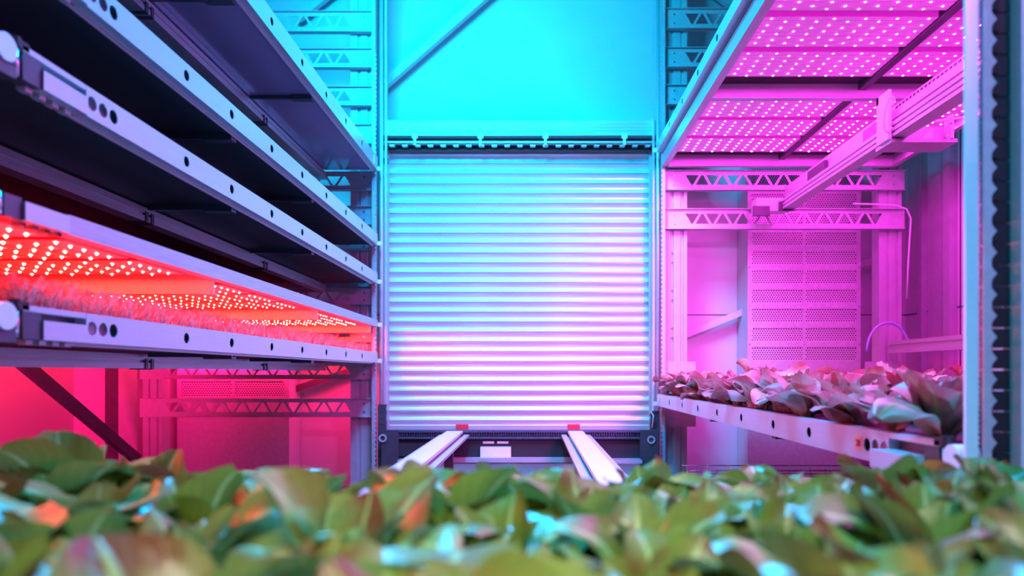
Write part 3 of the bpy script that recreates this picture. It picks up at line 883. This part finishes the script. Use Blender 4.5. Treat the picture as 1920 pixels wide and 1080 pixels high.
RZ = -.243 + .076
rn = 0
for ri in range(7):
    x = 1.035 + ri * .235
    nrow = 0
    y = 1.70 + (.08 if ri % 2 else 0)
    ys = []
    while y < 5.02:
        ys.append(y); y += .205
    for i, y in enumerate(ys):
        if x / y > .70: continue
        me = rnd.choice(right_meshes)
        o = bpy.data.objects.new('lettuce', me); COL.objects.link(o)
        o.location = (x + rnd.uniform(-.03, .03), y + rnd.uniform(-.04, .04), RZ + H)
        o.rotation_euler = (rnd.uniform(-.15, .15), rnd.uniform(-.15, .15), rnd.uniform(0, 6.28))
        sc = rnd.uniform(.85, 1.2); o.scale = (sc, sc, sc * rnd.uniform(.95, 1.1))
        k = len(ys) - 1 - i
        tag(o, 'bronze lettuce under the pink lamp, %s row from the aisle, %s from the shutter' % (ORD[ri], (ORD + ['nineteenth', 'twentieth'])[k]), 'lettuce', 'lettuces in the pink lit tray')

# red lit sprouts: a tangle of fine stems nobody could count
r = random.Random(5)
b = MB()
SZ = .0795 + .051
for k in range(15000):
    y = 1.62 + 3.45 * r.random() ** 1.5
    x = AX - .06 - 1.5 * r.random() ** 2.2
    h = r.uniform(.05, .105) * (1.0 if y < 4.2 else .8)
    a = r.uniform(0, 6.28); ln = r.uniform(.005, .05)
    dx, dy = math.cos(a), math.sin(a); wx, wy = -dy * .0013, dx * .0013
    pts = []
    for i in range(4):
        t = i / 3
        pts.append((x + dx * ln * t * t, y + dy * ln * t * t, SZ + h * t))
    vs = []
    for p in pts: vs += [(p[0] - wx, p[1] - wy, p[2]), (p[0] + wx, p[1] + wy, p[2])]
    b.add(vs, [(0, 1, 3, 2), (2, 3, 5, 4), (4, 5, 7, 6)])
    tx, ty_, tz = pts[-1]
    for s in (-1, 1):
        ca_, sa_ = math.cos(a + s * 1.2), math.sin(a + s * 1.2)
        l2 = r.uniform(.006, .011); w2 = l2 * .35
        b.add([(tx, ty_, tz), (tx + ca_ * l2 * .5 - sa_ * w2, ty_ + sa_ * l2 * .5 + ca_ * w2, tz + .002), (tx + ca_ * l2, ty_ + sa_ * l2, tz + .001), (tx + ca_ * l2 * .5 + sa_ * w2, ty_ + sa_ * l2 * .5 - ca_ * w2, tz + .002)], [(0, 1, 2, 3)])
tag(b.build('sprouts', M['sprout']), 'dense red lit tangle of young sprouts on the lavender railed tray', 'sprouts', None, 'stuff')

# ------------------------------------------------------------------ lamps and added fill lights
def area(name, loc, target, size, energy, col, spread=PI, size_y=None):
    l = bpy.data.lights.new(name, 'AREA'); l.energy = energy; l.color = col; l.spread = spread
    l.shape = 'RECTANGLE'; l.size = size; l.size_y = size_y or size
    o = bpy.data.objects.new(name, l); COL.objects.link(o)
    loc = Vector((loc[0], loc[1], loc[2] + H)); target = Vector((target[0], target[1], target[2] + H))
    o.location = loc
    o.rotation_euler = (target - loc).to_track_quat('-Z', 'Y').to_euler()
    return o
area('cyan_ceiling_lamp', (-.9, 2.5, 3.3), (-.5, 5.7, 2.3), 1.2, 150, (0.0, .54, 1.0), 1.7)
area('cyan_aisle_lamp', (-.1, 2.9, 3.0), (-.1, 2.9, 0), .35, 270, (0.0, .34, 1.0), 2.6, 2.4)
area('cyan_mast_fill', (.5, -.9, 2.4), (.8, 1.3, .2), .5, 9, (0.0, .55, 1.0), .9, .5)  # unseen lamp added to light the mast front cyan
area('cyan_leaf_fill', (.1, 3.0, 3.1), (0, .95, -.3), .6, 30, (0.0, .42, 1.0), .75, .3)  # added out of view to put cyan highlights on the front leaves
area('white_front_fill', (.1, -.5, .75), (.0, .8, -.35), .6, 5.5, (1.0, .96, .80), 1.05, .2)  # unseen white light placed near the camera for the front plants
area('pink_side_wall_fill', (-2.75, 1.9, -.12), (-3.75, 5.2, -.1), .4, 16, (1.0, .005, .2), .9, .2)  # unseen light added to turn the left wall brighter pink
area('pink_back_wall_fill', (-2.1, 5.385, .10), (-2.1, 5.5, -.35), 1.7, 13, (1.0, .005, .14), 2.4, .05)  # hidden strip added to light the wall behind the lower trusses
area('pink_shutter_fill', (1.5, .1, 1.5), (.45, 5.4, -.1), .9, 18, (1.0, .12, .85), .72, .12)  # unseen light added to bring more pink onto the shutter

w = bpy.data.worlds.new('World'); scene.world = w; w.use_nodes = True
w.node_tree.nodes['Background'].inputs[0].default_value = (.25, .12, .6, 1)
w.node_tree.nodes['Background'].inputs[1].default_value = .006

# ------------------------------------------------------------------ camera
cam = bpy.data.cameras.new('camera'); co = bpy.data.objects.new('camera', cam); COL.objects.link(co)
co.location = (0, 0, H); co.rotation_euler = (PI / 2, 0, 0)
cam.sensor_width = 36; cam.lens = 24
cam.shift_x = -40 / 1920; cam.shift_y = 160 / 1920
cam.clip_start = .05
cam.dof.use_dof = True; cam.dof.focus_distance = 3.4; cam.dof.aperture_fstop = 1.7
scene.camera = co

vs = scene.view_settings
vs.view_transform = 'Standard'; vs.look = 'None'; vs.exposure = 0.0; vs.gamma = 1.0; vs.use_curve_mapping = False

for o in bpy.data.objects:
    if '_org' in o: del o['_org']
